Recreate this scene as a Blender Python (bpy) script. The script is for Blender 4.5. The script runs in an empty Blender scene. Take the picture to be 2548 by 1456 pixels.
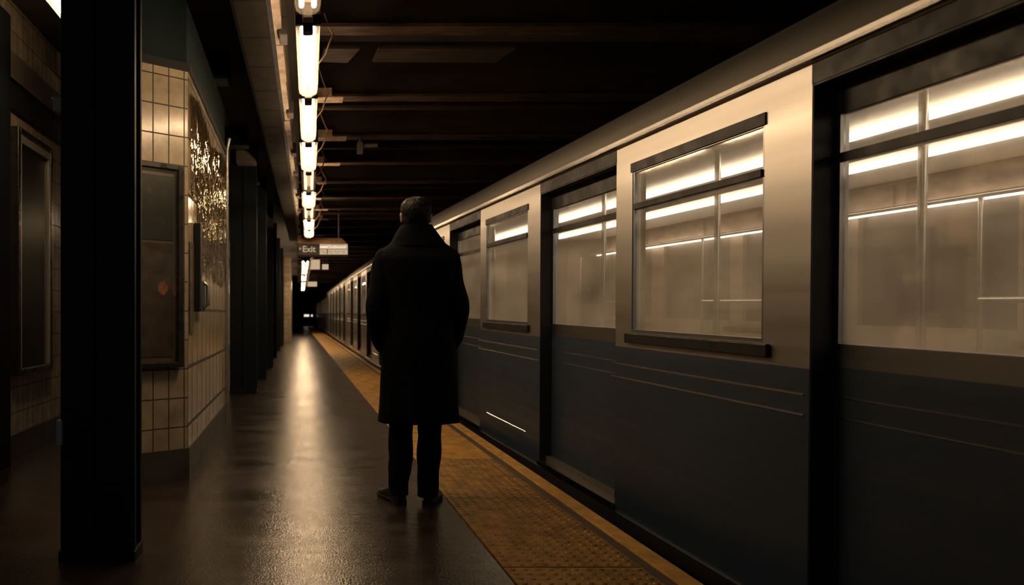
import bpy, math, random
from mathutils import Vector, Matrix, noise
random.seed(7)
PI = math.pi
sc = bpy.context.scene
COL = sc.collection

# ------------------------------------------------------------------ helpers
def tag(o, label=None, cat=None, group=None, kind=None):
    if label: o['label'] = label
    if cat: o['category'] = cat
    if group: o['group'] = group
    if kind: o['kind'] = kind
    return o

def empty(name, loc=(0, 0, 0), rot=(0, 0, 0), parent=None):
    o = bpy.data.objects.new(name, None)
    o.empty_display_size = .1
    o.location = loc
    o.rotation_euler = rot
    o.parent = parent
    COL.objects.link(o)
    return o

class MB:
    """collects geometry, built as ONE mesh object with box-mapped UVs in metres"""
    def __init__(self):
        self.v = []; self.f = []; self.sm = []
    def add(self, vs, fs, smooth=False):
        n = len(self.v)
        self.v += [tuple(p) for p in vs]
        self.f += [tuple(i + n for i in q) for q in fs]
        self.sm += [smooth] * len(fs)
        return self
    def box(self, x0, x1, y0, y1, z0, z1):
        vs = [(x, y, z) for z in (z0, z1) for y in (y0, y1) for x in (x0, x1)]
        fs = [(0, 2, 3, 1), (4, 5, 7, 6), (0, 1, 5, 4), (2, 6, 7, 3), (0, 4, 6, 2), (1, 3, 7, 5)]
        return self.add(vs, fs)
    def prism(self, poly, z0, z1):
        """poly: xy list counter-clockwise"""
        n = len(poly)
        vs = [(x, y, z0) for x, y in poly] + [(x, y, z1) for x, y in poly]
        fs = [tuple(range(n - 1, -1, -1)), tuple(range(n, 2 * n))]
        fs += [(i, (i + 1) % n, n + (i + 1) % n, n + i) for i in range(n)]
        return self.add(vs, fs)
    def tube(self, pts, rad, seg=10, caps=True, smooth=True):
        pts = [Vector(p) for p in pts]
        m = len(pts)
        rr = rad if isinstance(rad, (list, tuple)) else [rad] * m
        vs = []; prev = None
        for i, p in enumerate(pts):
            t = (pts[min(i + 1, m - 1)] - pts[max(i - 1, 0)]).normalized()
            if prev is None:
                a = Vector((0, 0, 1)) if abs(t.z) < .9 else Vector((1, 0, 0))
                u = t.cross(a).normalized()
            else:
                u = (prev - t * prev.dot(t)).normalized()
            prev = u
            w = t.cross(u)
            for k in range(seg):
                an = 2 * PI * k / seg
                vs.append(p + (u * math.cos(an) + w * math.sin(an)) * rr[i])
        fs = []
        for i in range(m - 1):
            for k in range(seg):
                k2 = (k + 1) % seg
                fs.append((i * seg + k, i * seg + k2, (i + 1) * seg + k2, (i + 1) * seg + k))
        self.add(vs, fs, smooth)
        if caps:
            self.add(vs[:seg], [tuple(range(seg - 1, -1, -1))], False)
            self.add(vs[-seg:], [tuple(range(seg))], False)
        return self
    def ball(self, c, r, nu=16, nv=10):
        if not isinstance(r, (tuple, list)): r = (r, r, r)
        vs = []; fs = []
        for j in range(nv + 1):
            t = PI * j / nv
            for i in range(nu):
                p = 2 * PI * i / nu
                vs.append((c[0] + r[0] * math.sin(t) * math.cos(p), c[1] + r[1] * math.sin(t) * math.sin(p), c[2] - r[2] * math.cos(t)))
        for j in range(nv):
            for i in range(nu):
                i2 = (i + 1) % nu
                fs.append((j * nu + i, j * nu + i2, (j + 1) * nu + i2, (j + 1) * nu + i))
        return self.add(vs, fs, True)
    def build(self, name, m, parent=None, loc=None, rot=None, uv=True):
        me = bpy.data.meshes.new(name)
        me.from_pydata(self.v, [], self.f)
        me.update()
        if uv:
            L = me.uv_layers.new(name='UVMap')
            Z = Vector((0, 0, 1))
            for p in me.polygons:
                n = p.normal
                if abs(n.z) > .7:
                    u, w = Vector((1, 0, 0)), Vector((0, 1, 0))
                else:
                    u = Z.cross(n).normalized(); w = Z
                for li in p.loop_indices:
                    co = me.vertices[me.loops[li].vertex_index].co
                    L.data[li].uv = (co.dot(u), co.dot(w))
        for i, p in enumerate(me.polygons):
            p.use_smooth = self.sm[i]
        me.materials.append(m)
        o = bpy.data.objects.new(name, me)
        COL.objects.link(o)
        o.parent = parent
        if loc: o.location = loc
        if rot: o.rotation_euler = rot
        return o

def bevel(o, w=.005, seg=2):
    b = o.modifiers.new('bevel', 'BEVEL'); b.width = w; b.segments = seg; b.limit_method = 'ANGLE'
    return o

def copy_tree(o, parent=None):
    c = o.copy(); COL.objects.link(c); c.parent = parent
    for ch in [q for q in bpy.data.objects if q.parent == o]:
        copy_tree(ch, c)
    return c

def kids_map():
    m = {}
    for q in bpy.data.objects:
        if q.parent: m.setdefault(q.parent.name, []).append(q)
    return m
def copy_fast(o, km, parent=None):
    c = o.copy(); COL.objects.link(c); c.parent = parent
    for ch in km.get(o.name, []): copy_fast(ch, km, c)
    return c

# ------------------------------------------------------------------ materials
def new_mat(name):
    m = bpy.data.materials.new(name); m.use_nodes = True
    nt = m.node_tree; nt.nodes.clear()
    out = nt.nodes.new('ShaderNodeOutputMaterial')
    return m, nt, out
def N(nt, t, **kw):
    n = nt.nodes.new(t)
    for k, v in kw.items():
        if k.startswith('_'): n.inputs[k[1:].replace('_', ' ')].default_value = v
        else: setattr(n, k, v)
    return n
def rgb(c): return (c[0], c[1], c[2], 1)

def mat(name, c, rough=.5, metal=0., c2=None, nscale=(8, 8, 8), rvar=0., bump=0., bscale=(60, 60, 60), detail=4., spec=.5, dirt=0., dscale=3.):
    m, nt, out = new_mat(name)
    L = nt.links.new
    b = N(nt, 'ShaderNodeBsdfPrincipled')
    b.inputs['Base Color'].default_value = rgb(c)
    b.inputs['Roughness'].default_value = rough
    b.inputs['Metallic'].default_value = metal
    b.inputs['Specular IOR Level'].default_value = spec
    L(b.outputs[0], out.inputs[0])
    tc = N(nt, 'ShaderNodeTexCoord')
    if c2 or rvar:
        mp = N(nt, 'ShaderNodeMapping'); mp.inputs['Scale'].default_value = nscale
        L(tc.outputs['Object'], mp.inputs[0])
        nz = N(nt, 'ShaderNodeTexNoise', _Scale=1., _Detail=detail, _Roughness=.6)
        L(mp.outputs[0], nz.inputs['Vector'])
        rm = N(nt, 'ShaderNodeMapRange', _From_Min=.32, _From_Max=.68)
        L(nz.outputs[0], rm.inputs[0])
        if c2:
            mx = N(nt, 'ShaderNodeMix', data_type='RGBA')
            mx.inputs[6].default_value = rgb(c); mx.inputs[7].default_value = rgb(c2)
            L(rm.outputs[0], mx.inputs[0]); L(mx.outputs[2], b.inputs['Base Color'])
        if rvar:
            r2 = N(nt, 'ShaderNodeMapRange'); r2.inputs[3].default_value = max(.02, rough - rvar); r2.inputs[4].default_value = min(1, rough + rvar)
            L(rm.outputs[0], r2.inputs[0]); L(r2.outputs[0], b.inputs['Roughness'])
    if bump:
        mp2 = N(nt, 'ShaderNodeMapping'); mp2.inputs['Scale'].default_value = bscale
        L(tc.outputs['Object'], mp2.inputs[0])
        n2 = N(nt, 'ShaderNodeTexNoise', _Scale=1., _Detail=5., _Roughness=.65)
        L(mp2.outputs[0], n2.inputs['Vector'])
        bp = N(nt, 'ShaderNodeBump', _Strength=bump, _Distance=.01)
        L(n2.outputs[0], bp.inputs['Height']); L(bp.outputs[0], b.inputs['Normal'])
    return m

def emit(name, c, s):
    m, nt, out = new_mat(name)
    e = N(nt, 'ShaderNodeEmission', _Strength=s); e.inputs[0].default_value = rgb(c)
    nt.links.new(e.outputs[0], out.inputs[0])
    return m

def glass(name, tint=(.9, .92, .9), refl=.25, rough=.04, bump=0., bs=30., haze=None):
    m, nt, out = new_mat(name); L = nt.links.new
    tr = N(nt, 'ShaderNodeBsdfTransparent'); tr.inputs[0].default_value = rgb(tint)
    gl = N(nt, 'ShaderNodeBsdfGlossy', _Roughness=rough); gl.inputs[0].default_value = (1, 1, 1, 1)
    mx = N(nt, 'ShaderNodeMixShader')
    lw = N(nt, 'ShaderNodeLayerWeight', _Blend=.35)
    mr = N(nt, 'ShaderNodeMapRange'); mr.inputs[3].default_value = refl * .35; mr.inputs[4].default_value = min(1, refl * 2.2)
    L(lw.outputs['Fresnel'], mr.inputs[0]); L(mr.outputs[0], mx.inputs[0])
    L(tr.outputs[0], mx.inputs[1]); L(gl.outputs[0], mx.inputs[2])
    last = mx
    tc = N(nt, 'ShaderNodeTexCoord')
    if haze:      # translucent veil, puts a soft hazy glow into the glass
        mp = N(nt, 'ShaderNodeMapping'); mp.inputs['Scale'].default_value = (1, 1.3, 2.2)
        L(tc.outputs['Object'], mp.inputs[0])
        nz = N(nt, 'ShaderNodeTexNoise', _Scale=1., _Detail=4.); L(mp.outputs[0], nz.inputs['Vector'])
        r = N(nt, 'ShaderNodeMapRange', _From_Min=.35, _From_Max=.8); r.inputs[3].default_value = haze * .2 if haze > .1 else haze * .8; r.inputs[4].default_value = haze
        L(nz.outputs[0], r.inputs[0])
        df = N(nt, 'ShaderNodeBsdfTranslucent'); df.inputs[0].default_value = (.75, .68, .58, 1)
        m2 = N(nt, 'ShaderNodeMixShader'); L(r.outputs[0], m2.inputs[0]); L(mx.outputs[0], m2.inputs[1]); L(df.outputs[0], m2.inputs[2])
        last = m2
    if bump:
        n2 = N(nt, 'ShaderNodeTexNoise', _Scale=bs, _Detail=3.); L(tc.outputs['Object'], n2.inputs['Vector'])
        bp = N(nt, 'ShaderNodeBump', _Strength=bump, _Distance=.02); L(n2.outputs[0], bp.inputs['Height']); L(bp.outputs[0], gl.inputs['Normal'])
    L(last.outputs[0], out.inputs[0])
    return m

def tile(name, c1, c2, grout, bw=.11, rh=.2, rough=.14, off=(0, 0), bump=.15, mortar=.003, spec=.5):
    m, nt, out = new_mat(name); L = nt.links.new
    b = N(nt, 'ShaderNodeBsdfPrincipled'); L(b.outputs[0], out.inputs[0]); b.inputs['Specular IOR Level'].default_value = spec
    uv = N(nt, 'ShaderNodeTexCoord')
    mp = N(nt, 'ShaderNodeMapping'); mp.inputs['Location'].default_value = (off[0], off[1], 0)
    L(uv.outputs['UV'], mp.inputs[0])
    br = N(nt, 'ShaderNodeTexBrick', offset=0., squash=1.)
    br.inputs['Color1'].default_value = rgb(c1); br.inputs['Color2'].default_value = rgb(c2); br.inputs['Mortar'].default_value = rgb(grout)
    br.inputs['Scale'].default_value = 1.; br.inputs['Mortar Size'].default_value = mortar; br.inputs['Mortar Smooth'].default_value = .2
    br.inputs['Brick Width'].default_value = bw; br.inputs['Row Height'].default_value = rh
    L(mp.outputs[0], br.inputs['Vector'])
    nz = N(nt, 'ShaderNodeTexNoise', _Scale=5., _Detail=6., _Roughness=.65); L(uv.outputs['Object'], nz.inputs['Vector'])
    rm = N(nt, 'ShaderNodeMapRange', _From_Min=.35, _From_Max=.7); rm.inputs[3].default_value = 1.; rm.inputs[4].default_value = .55
    L(nz.outputs[0], rm.inputs[0])
    mx = N(nt, 'ShaderNodeMix', data_type='RGBA', blend_type='MULTIPLY'); mx.inputs[0].default_value = 1.
    L(br.outputs[0], mx.inputs[6]); L(rm.outputs[0], mx.inputs[7]); L(mx.outputs[2], b.inputs['Base Color'])
    rr = N(nt, 'ShaderNodeMapRange'); rr.inputs[3].default_value = rough; rr.inputs[4].default_value = .7
    L(br.outputs['Fac'], rr.inputs[0])
    ra = N(nt, 'ShaderNodeMath', operation='ADD'); rs = N(nt, 'ShaderNodeMath', operation='MULTIPLY'); rs.inputs[1].default_value = .18
    L(nz.outputs[0], rs.inputs[0]); L(rr.outputs[0], ra.inputs[0]); L(rs.outputs[0], ra.inputs[1]); L(ra.outputs[0], b.inputs['Roughness'])
    iv = N(nt, 'ShaderNodeMath', operation='SUBTRACT'); iv.inputs[0].default_value = 1.; L(br.outputs['Fac'], iv.inputs[1])
    n3 = N(nt, 'ShaderNodeTexNoise', _Scale=9., _Detail=2.); L(uv.outputs['Object'], n3.inputs['Vector'])
    sm = N(nt, 'ShaderNodeMath', operation='ADD'); L(iv.outputs[0], sm.inputs[0]); L(n3.outputs[0], sm.inputs[1])
    bp = N(nt, 'ShaderNodeBump', _Strength=bump, _Distance=.004); L(sm.outputs[0], bp.inputs['Height']); L(bp.outputs[0], b.inputs['Normal'])
    return m

WARM = (1., .74, .47)
M = {}
M['floor'] = None
M['tile'] = tile('cream_tile', (.44, .36, .25), (.40, .325, .225), (.05, .042, .032), .115, .195, .13, (.03, .04), mortar=.005)
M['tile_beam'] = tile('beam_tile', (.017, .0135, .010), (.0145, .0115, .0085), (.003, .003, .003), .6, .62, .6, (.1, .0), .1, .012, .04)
M['dark_wainscot'] = mat('dark_stone_base', (.03, .026, .024), .5, c2=(.045, .04, .034), rvar=.1)
M['navy_steel'] = mat('navy_painted_steel', (.0045, .0070, .010), .6, c2=(.006, .009, .012), nscale=(6, 6, 2), rvar=.1, bump=.12, bscale=(40, 40, 30), spec=.12)
M['beam_steel'] = mat('sooty_brown_steel', (.024, .015, .010), .75, c2=(.012, .009, .007), nscale=(3, 14, 14), rvar=.1, bump=.3, bscale=(20, 40, 40), spec=.06)
M['flange_lit'] = mat('lit_flange', (.05, .028, .014), .7, c2=(.006, .0045, .0035), nscale=(2.6, 10, 14), rvar=.1, bump=.3, bscale=(20, 40, 40), detail=8, spec=.08)  # flange lighter than the web: lamp-lit strip put into the colour
M['ceiling'] = mat('sooty_ceiling', (.022, .017, .014), .9, c2=(.035, .026, .02), nscale=(2, 2, 2))
M['teal'] = mat('teal_painted_board', (.008, .0145, .0145), .7, c2=(.005, .010, .0105), nscale=(4, 4, 4), spec=.1)
M['concrete'] = mat('dark_concrete', (.10, .085, .065), .7, c2=(.06, .05, .04), nscale=(3, 3, 3), rvar=.1, bump=.2)
M['black_metal'] = mat('black_metal', (.010, .0105, .012), .5, 0., rvar=.1, nscale=(9, 9, 9), spec=.25)
M['brown_metal'] = mat('brown_housing', (.10, .07, .045), .45, .4, c2=(.05, .035, .022), nscale=(12, 12, 12), rvar=.1)
M['cap_metal'] = mat('dark_cap_metal', (.022, .015, .010), .5, .3)
M['lit_patch'] = mat('lamplit_plate', (.34, .21, .11), .5, c2=(.09, .05, .025), nscale=(9, 14, 14), rvar=.1, bump=.3, bscale=(30, 40, 40), detail=8)  # pale colour carries the lamplight on the added beam plates
M['white_enamel'] = mat('white_enamel', (.8, .78, .74), .4)
M['lens'] = glass('clear_lens', (.97, .95, .9), .12, .12, haze=.075)
M['steel'] = None
M['grey_steel'] = mat('galvanised', (.35, .34, .32), .4, .8, c2=(.2, .2, .19), nscale=(14, 14, 14), rvar=.1)
M['cable'] = mat('tan_cable', (.35, .22, .12), .5)
M['case_black'] = mat('case_frame_black', (.02, .018, .016), .3, .3, rvar=.1, nscale=(10, 10, 10))
M['case_brown'] = mat('case_liner', (.16, .115, .08), .45, .2)
M['yellow_smooth'] = mat('smooth_yellow_panel', (.56, .285, .035), .5, c2=(.24, .125, .022), nscale=(7, 7, 7), rvar=.12, bump=.2, bscale=(70, 70, 70), detail=8)
M['yellow'] = mat('worn_shaded_yellow_panel', (.34, .175, .025), .5, c2=(.10, .055, .013), nscale=(9, 9, 9), rvar=.15, bump=.25, bscale=(80, 80, 80), detail=8)  # wear, plus the shade on the near panels put into a darker yellow
M['yellow_edge'] = mat('worn_yellow_edge', (.56, .31, .06), .5, c2=(.34, .19, .04), nscale=(14, 8, 14), rvar=.15, bump=.2, bscale=(90, 60, 90), detail=8)
M['yellow_dark'] = mat('grimy_strip', (.07, .048, .024), .55, c2=(.035, .026, .016), nscale=(10, 6, 10), bump=.2, bscale=(80, 80, 80))
M['rubber'] = mat('black_rubber', (.008, .008, .008), .7)
M['red'] = mat('red_spot', (.35, .05, .03), .5)
M['cream'] = emit('backlit_cream', (1., .74, .48), .75)
M['white_sign'] = emit('backlit_sign', (1., .72, .45), .55)
M['sign_letter'] = emit('backlit_letter', (1., .74, .45), .45)
M['bright_letter'] = emit('bright_letter', (1., .85, .65), 1.0)
M['ink'] = mat('sign_ink', (.25, .16, .09), .6)

# wet looking platform floor
def floor_mat():
    m, nt, out = new_mat('damp_platform_floor'); L = nt.links.new
    b = N(nt, 'ShaderNodeBsdfPrincipled'); L(b.outputs[0], out.inputs[0])
    b.inputs['IOR'].default_value = 1.75
    tc = N(nt, 'ShaderNodeTexCoord')
    def nse(scale, detail, rough=.6):
        mp = N(nt, 'ShaderNodeMapping'); mp.inputs['Scale'].default_value = scale
        L(tc.outputs['Object'], mp.inputs[0])
        n = N(nt, 'ShaderNodeTexNoise', _Scale=1., _Detail=detail, _Roughness=rough); L(mp.outputs[0], n.inputs['Vector'])
        return n
    big = nse((1.7, 4.2, 1.), 7., .62)
    fine = nse((105., 62., 1.), 2.5, .65)
    pit = nse((9., 22., 1.), 4., .6)
    cr = N(nt, 'ShaderNodeValToRGB'); e = cr.color_ramp.elements
    e[0].position = .28; e[0].color = (.012, .0078, .0064, 1); e[1].position = .75; e[1].color = (.030, .0192, .015, 1)
    L(big.outputs[0], cr.inputs[0])
    L(cr.outputs[0], b.inputs['Base Color'])
    # damp film comes and goes in soft streaks
    rr = N(nt, 'ShaderNodeMapRange', _From_Min=.33, _From_Max=.68); rr.inputs[3].default_value = .17; rr.inputs[4].default_value = .262
    L(big.outputs[0], rr.inputs[0]); L(rr.outputs[0], b.inputs['Roughness'])
    b1 = N(nt, 'ShaderNodeBump', _Strength=.9, _Distance=.0016); L(fine.outputs[0], b1.inputs['Height'])
    b2 = N(nt, 'ShaderNodeBump', _Strength=.45, _Distance=.0038); L(pit.outputs[0], b2.inputs['Height']); L(b1.outputs[0], b2.inputs['Normal'])
    L(b2.outputs[0], b.inputs['Normal'])
    return m
M['floor'] = floor_mat()

# brushed stainless, brushed and soiled lengthwise
def steel_mat(name, c, r0, r1, c2):
    m, nt, out = new_mat(name); L = nt.links.new
    b = N(nt, 'ShaderNodeBsdfPrincipled', _Metallic=1.); L(b.outputs[0], out.inputs[0])
    tc = N(nt, 'ShaderNodeTexCoord')
    mp = N(nt, 'ShaderNodeMapping'); mp.inputs['Scale'].default_value = (3., .22, 7.); L(tc.outputs['Object'], mp.inputs[0])
    nz = N(nt, 'ShaderNodeTexNoise', _Scale=1., _Detail=3., _Roughness=.5); L(mp.outputs[0], nz.inputs['Vector'])
    rm = N(nt, 'ShaderNodeMapRange', _From_Min=.3, _From_Max=.7); L(nz.outputs[0], rm.inputs[0])
    mx = N(nt, 'ShaderNodeMix', data_type='RGBA'); mx.inputs[6].default_value = rgb(c); mx.inputs[7].default_value = rgb(c2)
    L(rm.outputs[0], mx.inputs[0]); L(mx.outputs[2], b.inputs['Base Color'])
    rr = N(nt, 'ShaderNodeMapRange'); rr.inputs[3].default_value = r0; rr.inputs[4].default_value = r1
    L(rm.outputs[0], rr.inputs[0]); L(rr.outputs[0], b.inputs['Roughness'])
    return m
M['steel'] = steel_mat('brushed_stainless', (.52, .50, .47), .33, .45, (.43, .42, .40))
M['blue_shade_panel'] = mat('blue_shade_lower_panel', (.018, .033, .058), .44, .1, c2=(.013, .024, .044), nscale=(3, .35, 16), rvar=.08)  # bluish shade on the steel flank put into the panel colour
M['steel_door'] = steel_mat('door_stainless', (.36, .36, .36), .28, .4, (.28, .285, .29))
M['roof_steel'] = steel_mat('roof_stainless', (.34, .32, .29), .5, .62, (.26, .25, .23))
M['bright_steel'] = mat('polished_trim', (.7, .68, .64), .22, 1.)
M['pane'] = glass('car_window_glass', (.86, .87, .84), .24, .05, haze=.26)
M['liner'] = mat('beige_liner', (.37, .29, .205), .45, c2=(.31, .24, .17), nscale=(2, 2, 2))
M['car_ceiling'] = mat('car_ceiling', (.62, .53, .42), .4)
M['car_floor'] = mat('car_floor', (.06, .05, .045), .5)
M['seat'] = mat('seat_plastic', (.42, .29, .19), .4)
M['car_lamp'] = emit('car_lamp', (1., .78, .58), 9.0)
M['ad'] = mat('advert_card', (.45, .35, .27), .4, c2=(.16, .10, .08), nscale=(3, 3.5, 9))
M['dark_pane'] = mat('dull_far_glass', (.13, .10, .075), .3)

# ------------------------------------------------------------------ camera
F_PX, W_PX, H_PX = 1900., 2548., 1456.
VPX, VPY = 740., 785.
CAMZ = 1.1
cam = bpy.data.cameras.new('camera')
cam.sensor_fit = 'HORIZONTAL'; cam.sensor_width = 36.
cam.lens = F_PX / W_PX * 36.
cam.shift_x = (W_PX / 2 - VPX) / W_PX
cam.shift_y = (VPY - H_PX / 2) / W_PX
cam.clip_start = .05; cam.clip_end = 300
cam.dof.use_dof = True; cam.dof.focus_distance = 4.45; cam.dof.aperture_fstop = 2.6
co = bpy.data.objects.new('camera', cam); COL.objects.link(co)
co.location = (0, 0, CAMZ); co.rotation_euler = (PI / 2, 0, 0)
sc.camera = co

# ------------------------------------------------------------------ the setting
Y0, Y1 = -4., 84.
MB().box(-6, 1.642, Y0, Y1, -.35, 0).build('floor', M['floor'])
tag(bpy.data.objects['floor'], kind='structure')
tag(MB().box(1.0, 1.62, Y0, Y1, -1.25, -.36).build('wall_platform_edge', M['concrete']), kind='structure')
tag(MB().box(1.0, 7.2, Y0, Y1, -1.4, -1.25).build('floor.001', M['concrete']), kind='structure'); bpy.data.objects['floor.001'].name = 'floor_track'
tag(MB().box(-6, 7.2, Y0, Y1, 3.5, 3.65).build('ceiling', M['ceiling']), kind='structure')
tag(MB().box(6.9, 7.2, Y0, Y1, -1.25, 3.5).build('wall_right', M['concrete']), kind='structure')
tag(MB().box(-6, 7.2, 80., 80.3, -1.25, 3.5).build('wall_far', M['concrete']), kind='structure')
tag(MB().box(-2.45, -2.18, Y0, 80, 0, 3.5).build('wall_left', M['tile']), kind='structure')
tag(MB().box(-2.18, -2.155, 5.61, 80, 0, .19).build('baseboard_left', M['dark_wainscot']), kind='structure')
tag(MB().box(-2.18, -2.11, 5.61, 80, 2.86, 3.06).build('trim_1', M['concrete']), kind='structure')
tag(MB().box(-2.18, -2.14, 5.61, 80, 2.66, 2.86).build('trim_shadow_band', M['black_metal']), kind='structure')  # black strip standing for the shadow band below the upper trim

# ------------------------------------------------------------------ tactile strip
SX0, SX1 = .895, 1.632
strip = empty('tactile_strip', (0, 0, 0))
tag(strip, 'worn yellow tactile warning strip along the platform edge beside the train', 'tactile strip')
pw = 1.49 - SX0
def panel_mesh(domes):
    b = MB()
    b.box(0, pw, .006, 1.248, 0, .008)
    if domes:
        nx, ny = 11, 22
        for i in range(nx):
            for j in range(ny):
                cx = (i + .5) / nx * pw; cy = .006 + (j + .5) / ny * 1.242
                vs = []
                for r, z in ((.0165, .008), (.0115, .0130)):
                    for k in range(8):
                        vs.append((cx + r * math.cos(k * PI / 4), cy + r * math.sin(k * PI / 4), z))
                fs = [(k, (k + 1) % 8, 8 + (k + 1) % 8, 8 + k) for k in range(8)] + [tuple(range(8, 16))]
                b.add(vs, fs)
    return b
pd = panel_mesh(True).build('tactile_panel', M['yellow'], strip)
pf = panel_mesh(False).build('tactile_panel', M['yellow_smooth'], strip)
k = 0; y = 5.82 - 1.254 * 5
pd['label'] = 'yellow panel covered in raised domes'; pf['label'] = 'smooth worn yellow panel'
used = {id(pd): False, id(pf): False}
while y < 70:
    smooth_panel = (y > 5.7)
    src = pf if smooth_panel else pd
    if not used[id(src)]:
        o = src; used[id(src)] = True
    else:
        o = src.copy(); COL.objects.link(o); o.parent = strip
    o.location = (SX0, y, 0)
    y += 1.254
MB().box(1.492, 1.545, Y0 + 1, 75, 0, .005).build('grimy_band', M['yellow_dark'], strip)
bevel(MB().box(1.548, SX1 + .012, Y0 + 1, 75, 0, .012).build('edge_strip', M['yellow_edge'], strip), .004)

# ------------------------------------------------------------------ subway cars
CL = 15.6
HANDLE_TOP = 2.12
def ridge(b, y0, y1, z, r=.010):
    pts = [(0, z - r), (-r, z), (0, z + r)]
    vs = [(p[0], y0, p[1]) for p in pts] + [(p[0], y1, p[1]) for p in pts]
    b.add(vs, [(0, 1, 4, 3), (1, 2, 5, 4), (0, 2, 1), (3, 4, 5)])

def build_car():
    root = empty('subway_car')
    D = [13.54 - 2.93 * i for i in range(5)]          # far edge of each door
    DW = 1.28; REC = .09
    WS, WT = 1.01, 1.975
    wins = [(d + .28, d + 1.45) for d in D]
    wins = [w for w in wins if w[1] < CL - .1]
    th = .05
    segs = []                                          # (y0, y1, kind)
    cuts = [(d - DW, d, 'd') for d in D] + [(a, b_, 'w') for a, b_ in wins]
    cuts.sort()
    yy = 0.
    for a, b_, kd in cuts:
        if a > yy + 1e-4: segs.append((yy, a, 'p'))
        segs.append((a, b_, kd)); yy = b_
    segs.append((yy, CL, 'p'))
    ZB, ZT = -.16, 2.12
    s = MB(); low = MB(); far = MB(); lin = MB(); fl = MB()
    for a, b_, kd in segs:
        if kd == 'p':
            s.box(0, th, a, b_, WS - .09, ZT); low.box(0, th, a, b_, ZB, WS - .09); lin.box(th, th + .03, a, b_, .02, 2.08)
        elif kd == 'w':
            low.box(0, th, a, b_, ZB, WS - .09); s.box(0, th, a, b_, WS - .09, WS); s.box(0, th, a, b_, WT, ZT)
            lin.box(th, th + .03, a, b_, .02, WS); lin.box(th, th + .03, a, b_, WT, 2.08)
        else:
            hd_ = MB().box(-.002, REC + .05, a, b_, 2.02, 2.10); hd_.build('door_header', M['black_metal'], root); s.box(0, REC + .05, a, b_, 2.10, ZT)
            low.box(0, REC + .05, a, b_, ZB, -.045)
            jb = MB(); jb.box(.002, REC + .05, a, a + .006, -.04, 2.02); jb.box(.002, REC + .05, b_ - .006, b_, -.04, 2.02); jb.box(.002, REC + .05, a + .006, b_ - .006, 2.012, 2.02)
            jb.build('door_jamb', M['black_metal'], root)  # black jamb: shade of the door recess put into its colour
            lin.box(REC + .05, REC + .06, a, b_, 1.97, 2.08)
        # far side wall
        X1 = 2.6
        if kd == 'p':
            far.box(X1 - .08, X1, a, b_, ZB, ZT)
        else:
            far.box(X1 - .08, X1, a, b_, ZB, WS); far.box(X1 - .08, X1, a, b_, 1.86, ZT)
            fl.box(X1 - .04, X1 - .03, a, b_, WS, 1.86)
    s.build('side_wall', M['steel'], root)
    sk = MB()
    for a, b_, kd in segs:
        sk.box(-.012, .0, a, b_, -.155, -.075)
    sk.build('skirt_rail', M['steel_door'], root)
    low.build('lower_panel', M['blue_shade_panel'], root)
    lin.build('wall_liner', M['liner'], root)
    far.build('far_wall', M['liner'], root)
    fl.build('far_glazing', M['dark_pane'], root)
    # end walls
    for y_ in (0., CL - .05):
        MB().box(.05, 2.52, y_, y_ + .05, ZB, 2.12).build('end_wall', M['liner'], root)
    # roof
    prof = [(-.02, 2.13), (.0, 2.19), (.03, 2.255), (.08, 2.315), (.16, 2.375), (.28, 2.43), (.45, 2.485), (.7, 2.535), (1.0, 2.565), (1.3, 2.575)]
    prof = prof + [(2.6 - x, z) for x, z in prof[-2::-1]]
    r = MB(); n = len(prof)
    vs = [(x, 0, z) for x, z in prof] + [(x, CL, z) for x, z in prof]
    r.add(vs, [(i, n + i, n + i + 1, i + 1) for i in range(n - 1)], True)
    r.add(vs, [tuple(range(n)), tuple(range(2 * n - 1, n - 1, -1))])
    r.build('roof', M['roof_steel'], root)
    g = MB()
    g.box(-.035, .02, 0, CL, 2.105, 2.118); g.box(-.035, -.027, 0, CL, 2.105, 2.135)
    g.build('gutter', M['bright_steel'], root)
    # belt ridges
    for a, b_, kd in segs:
        if kd != 'w': continue
        for z, e_, r_ in ((.735, .25, .0065), (.815, .25, .0065), (.135, -.03, .0045)):
            if z < .5 and 7.5 < a < 9.5: continue
            rg = MB(); ridge(rg, a - e_, b_ + (e_ if e_ > 0 else -.03), z, r_)
            rg.build('belt_ridge', M['bright_steel'], root)
    # windows
    for a, b_ in wins:
        w = MB(); t = .03
        t = .016; w.box(.004, .035, a - .0, a + t, WS, WT); w.box(.004, .035, b_ - t, b_, WS, WT)
        w.box(.0, .035, a, b_, WS, WS + t); w.box(.002, .035, a, b_, WT - .05, WT)
        wo = w.build('window', M['steel_door'], root)
        MB().box(-.007, .03, a - .01, b_ + .01, WT - .045, WT + .006).build('window_head', M['black_metal'], wo)
        MB().box(.012, .018, a + t, b_ - t, WS + t, WT - .05).build('pane', M['pane'], wo)
        MB().box(-.006, .03, a + t, b_ - t, 1.715, 1.745).build('transom', M['black_metal'], wo)
        bevel(MB().box(-.022, .0, a - .05, b_ + .05, WS - .062, WS - .004).build('sill', M['black_metal'], wo), .006)
    # doors
    for d in D:
        a = d - DW + .008; b_ = d - .008
        l = MB(); st = .022; x0, x1 = REC, REC + .035; Z0, Z1 = -.03, 2.015; wz0, wz1 = 1.02, 1.90
        l.box(x0, x1, a, a + st, .93, Z1); l.box(x0, x1, b_ - st, b_, .93, Z1)
        l.box(x0, x1, a + st, b_ - st, .93, wz0)
        lo = l.build('door', M['steel_door'], root)
        MB().box(x0 + .001, x1, a + st, b_ - st, wz1, Z1).build('door_top_rail', M['black_metal'], lo)
        MB().box(x0 + .001, x1, a, b_, Z0, .93).build('door_lower_panel', M['blue_shade_panel'], lo)
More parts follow.
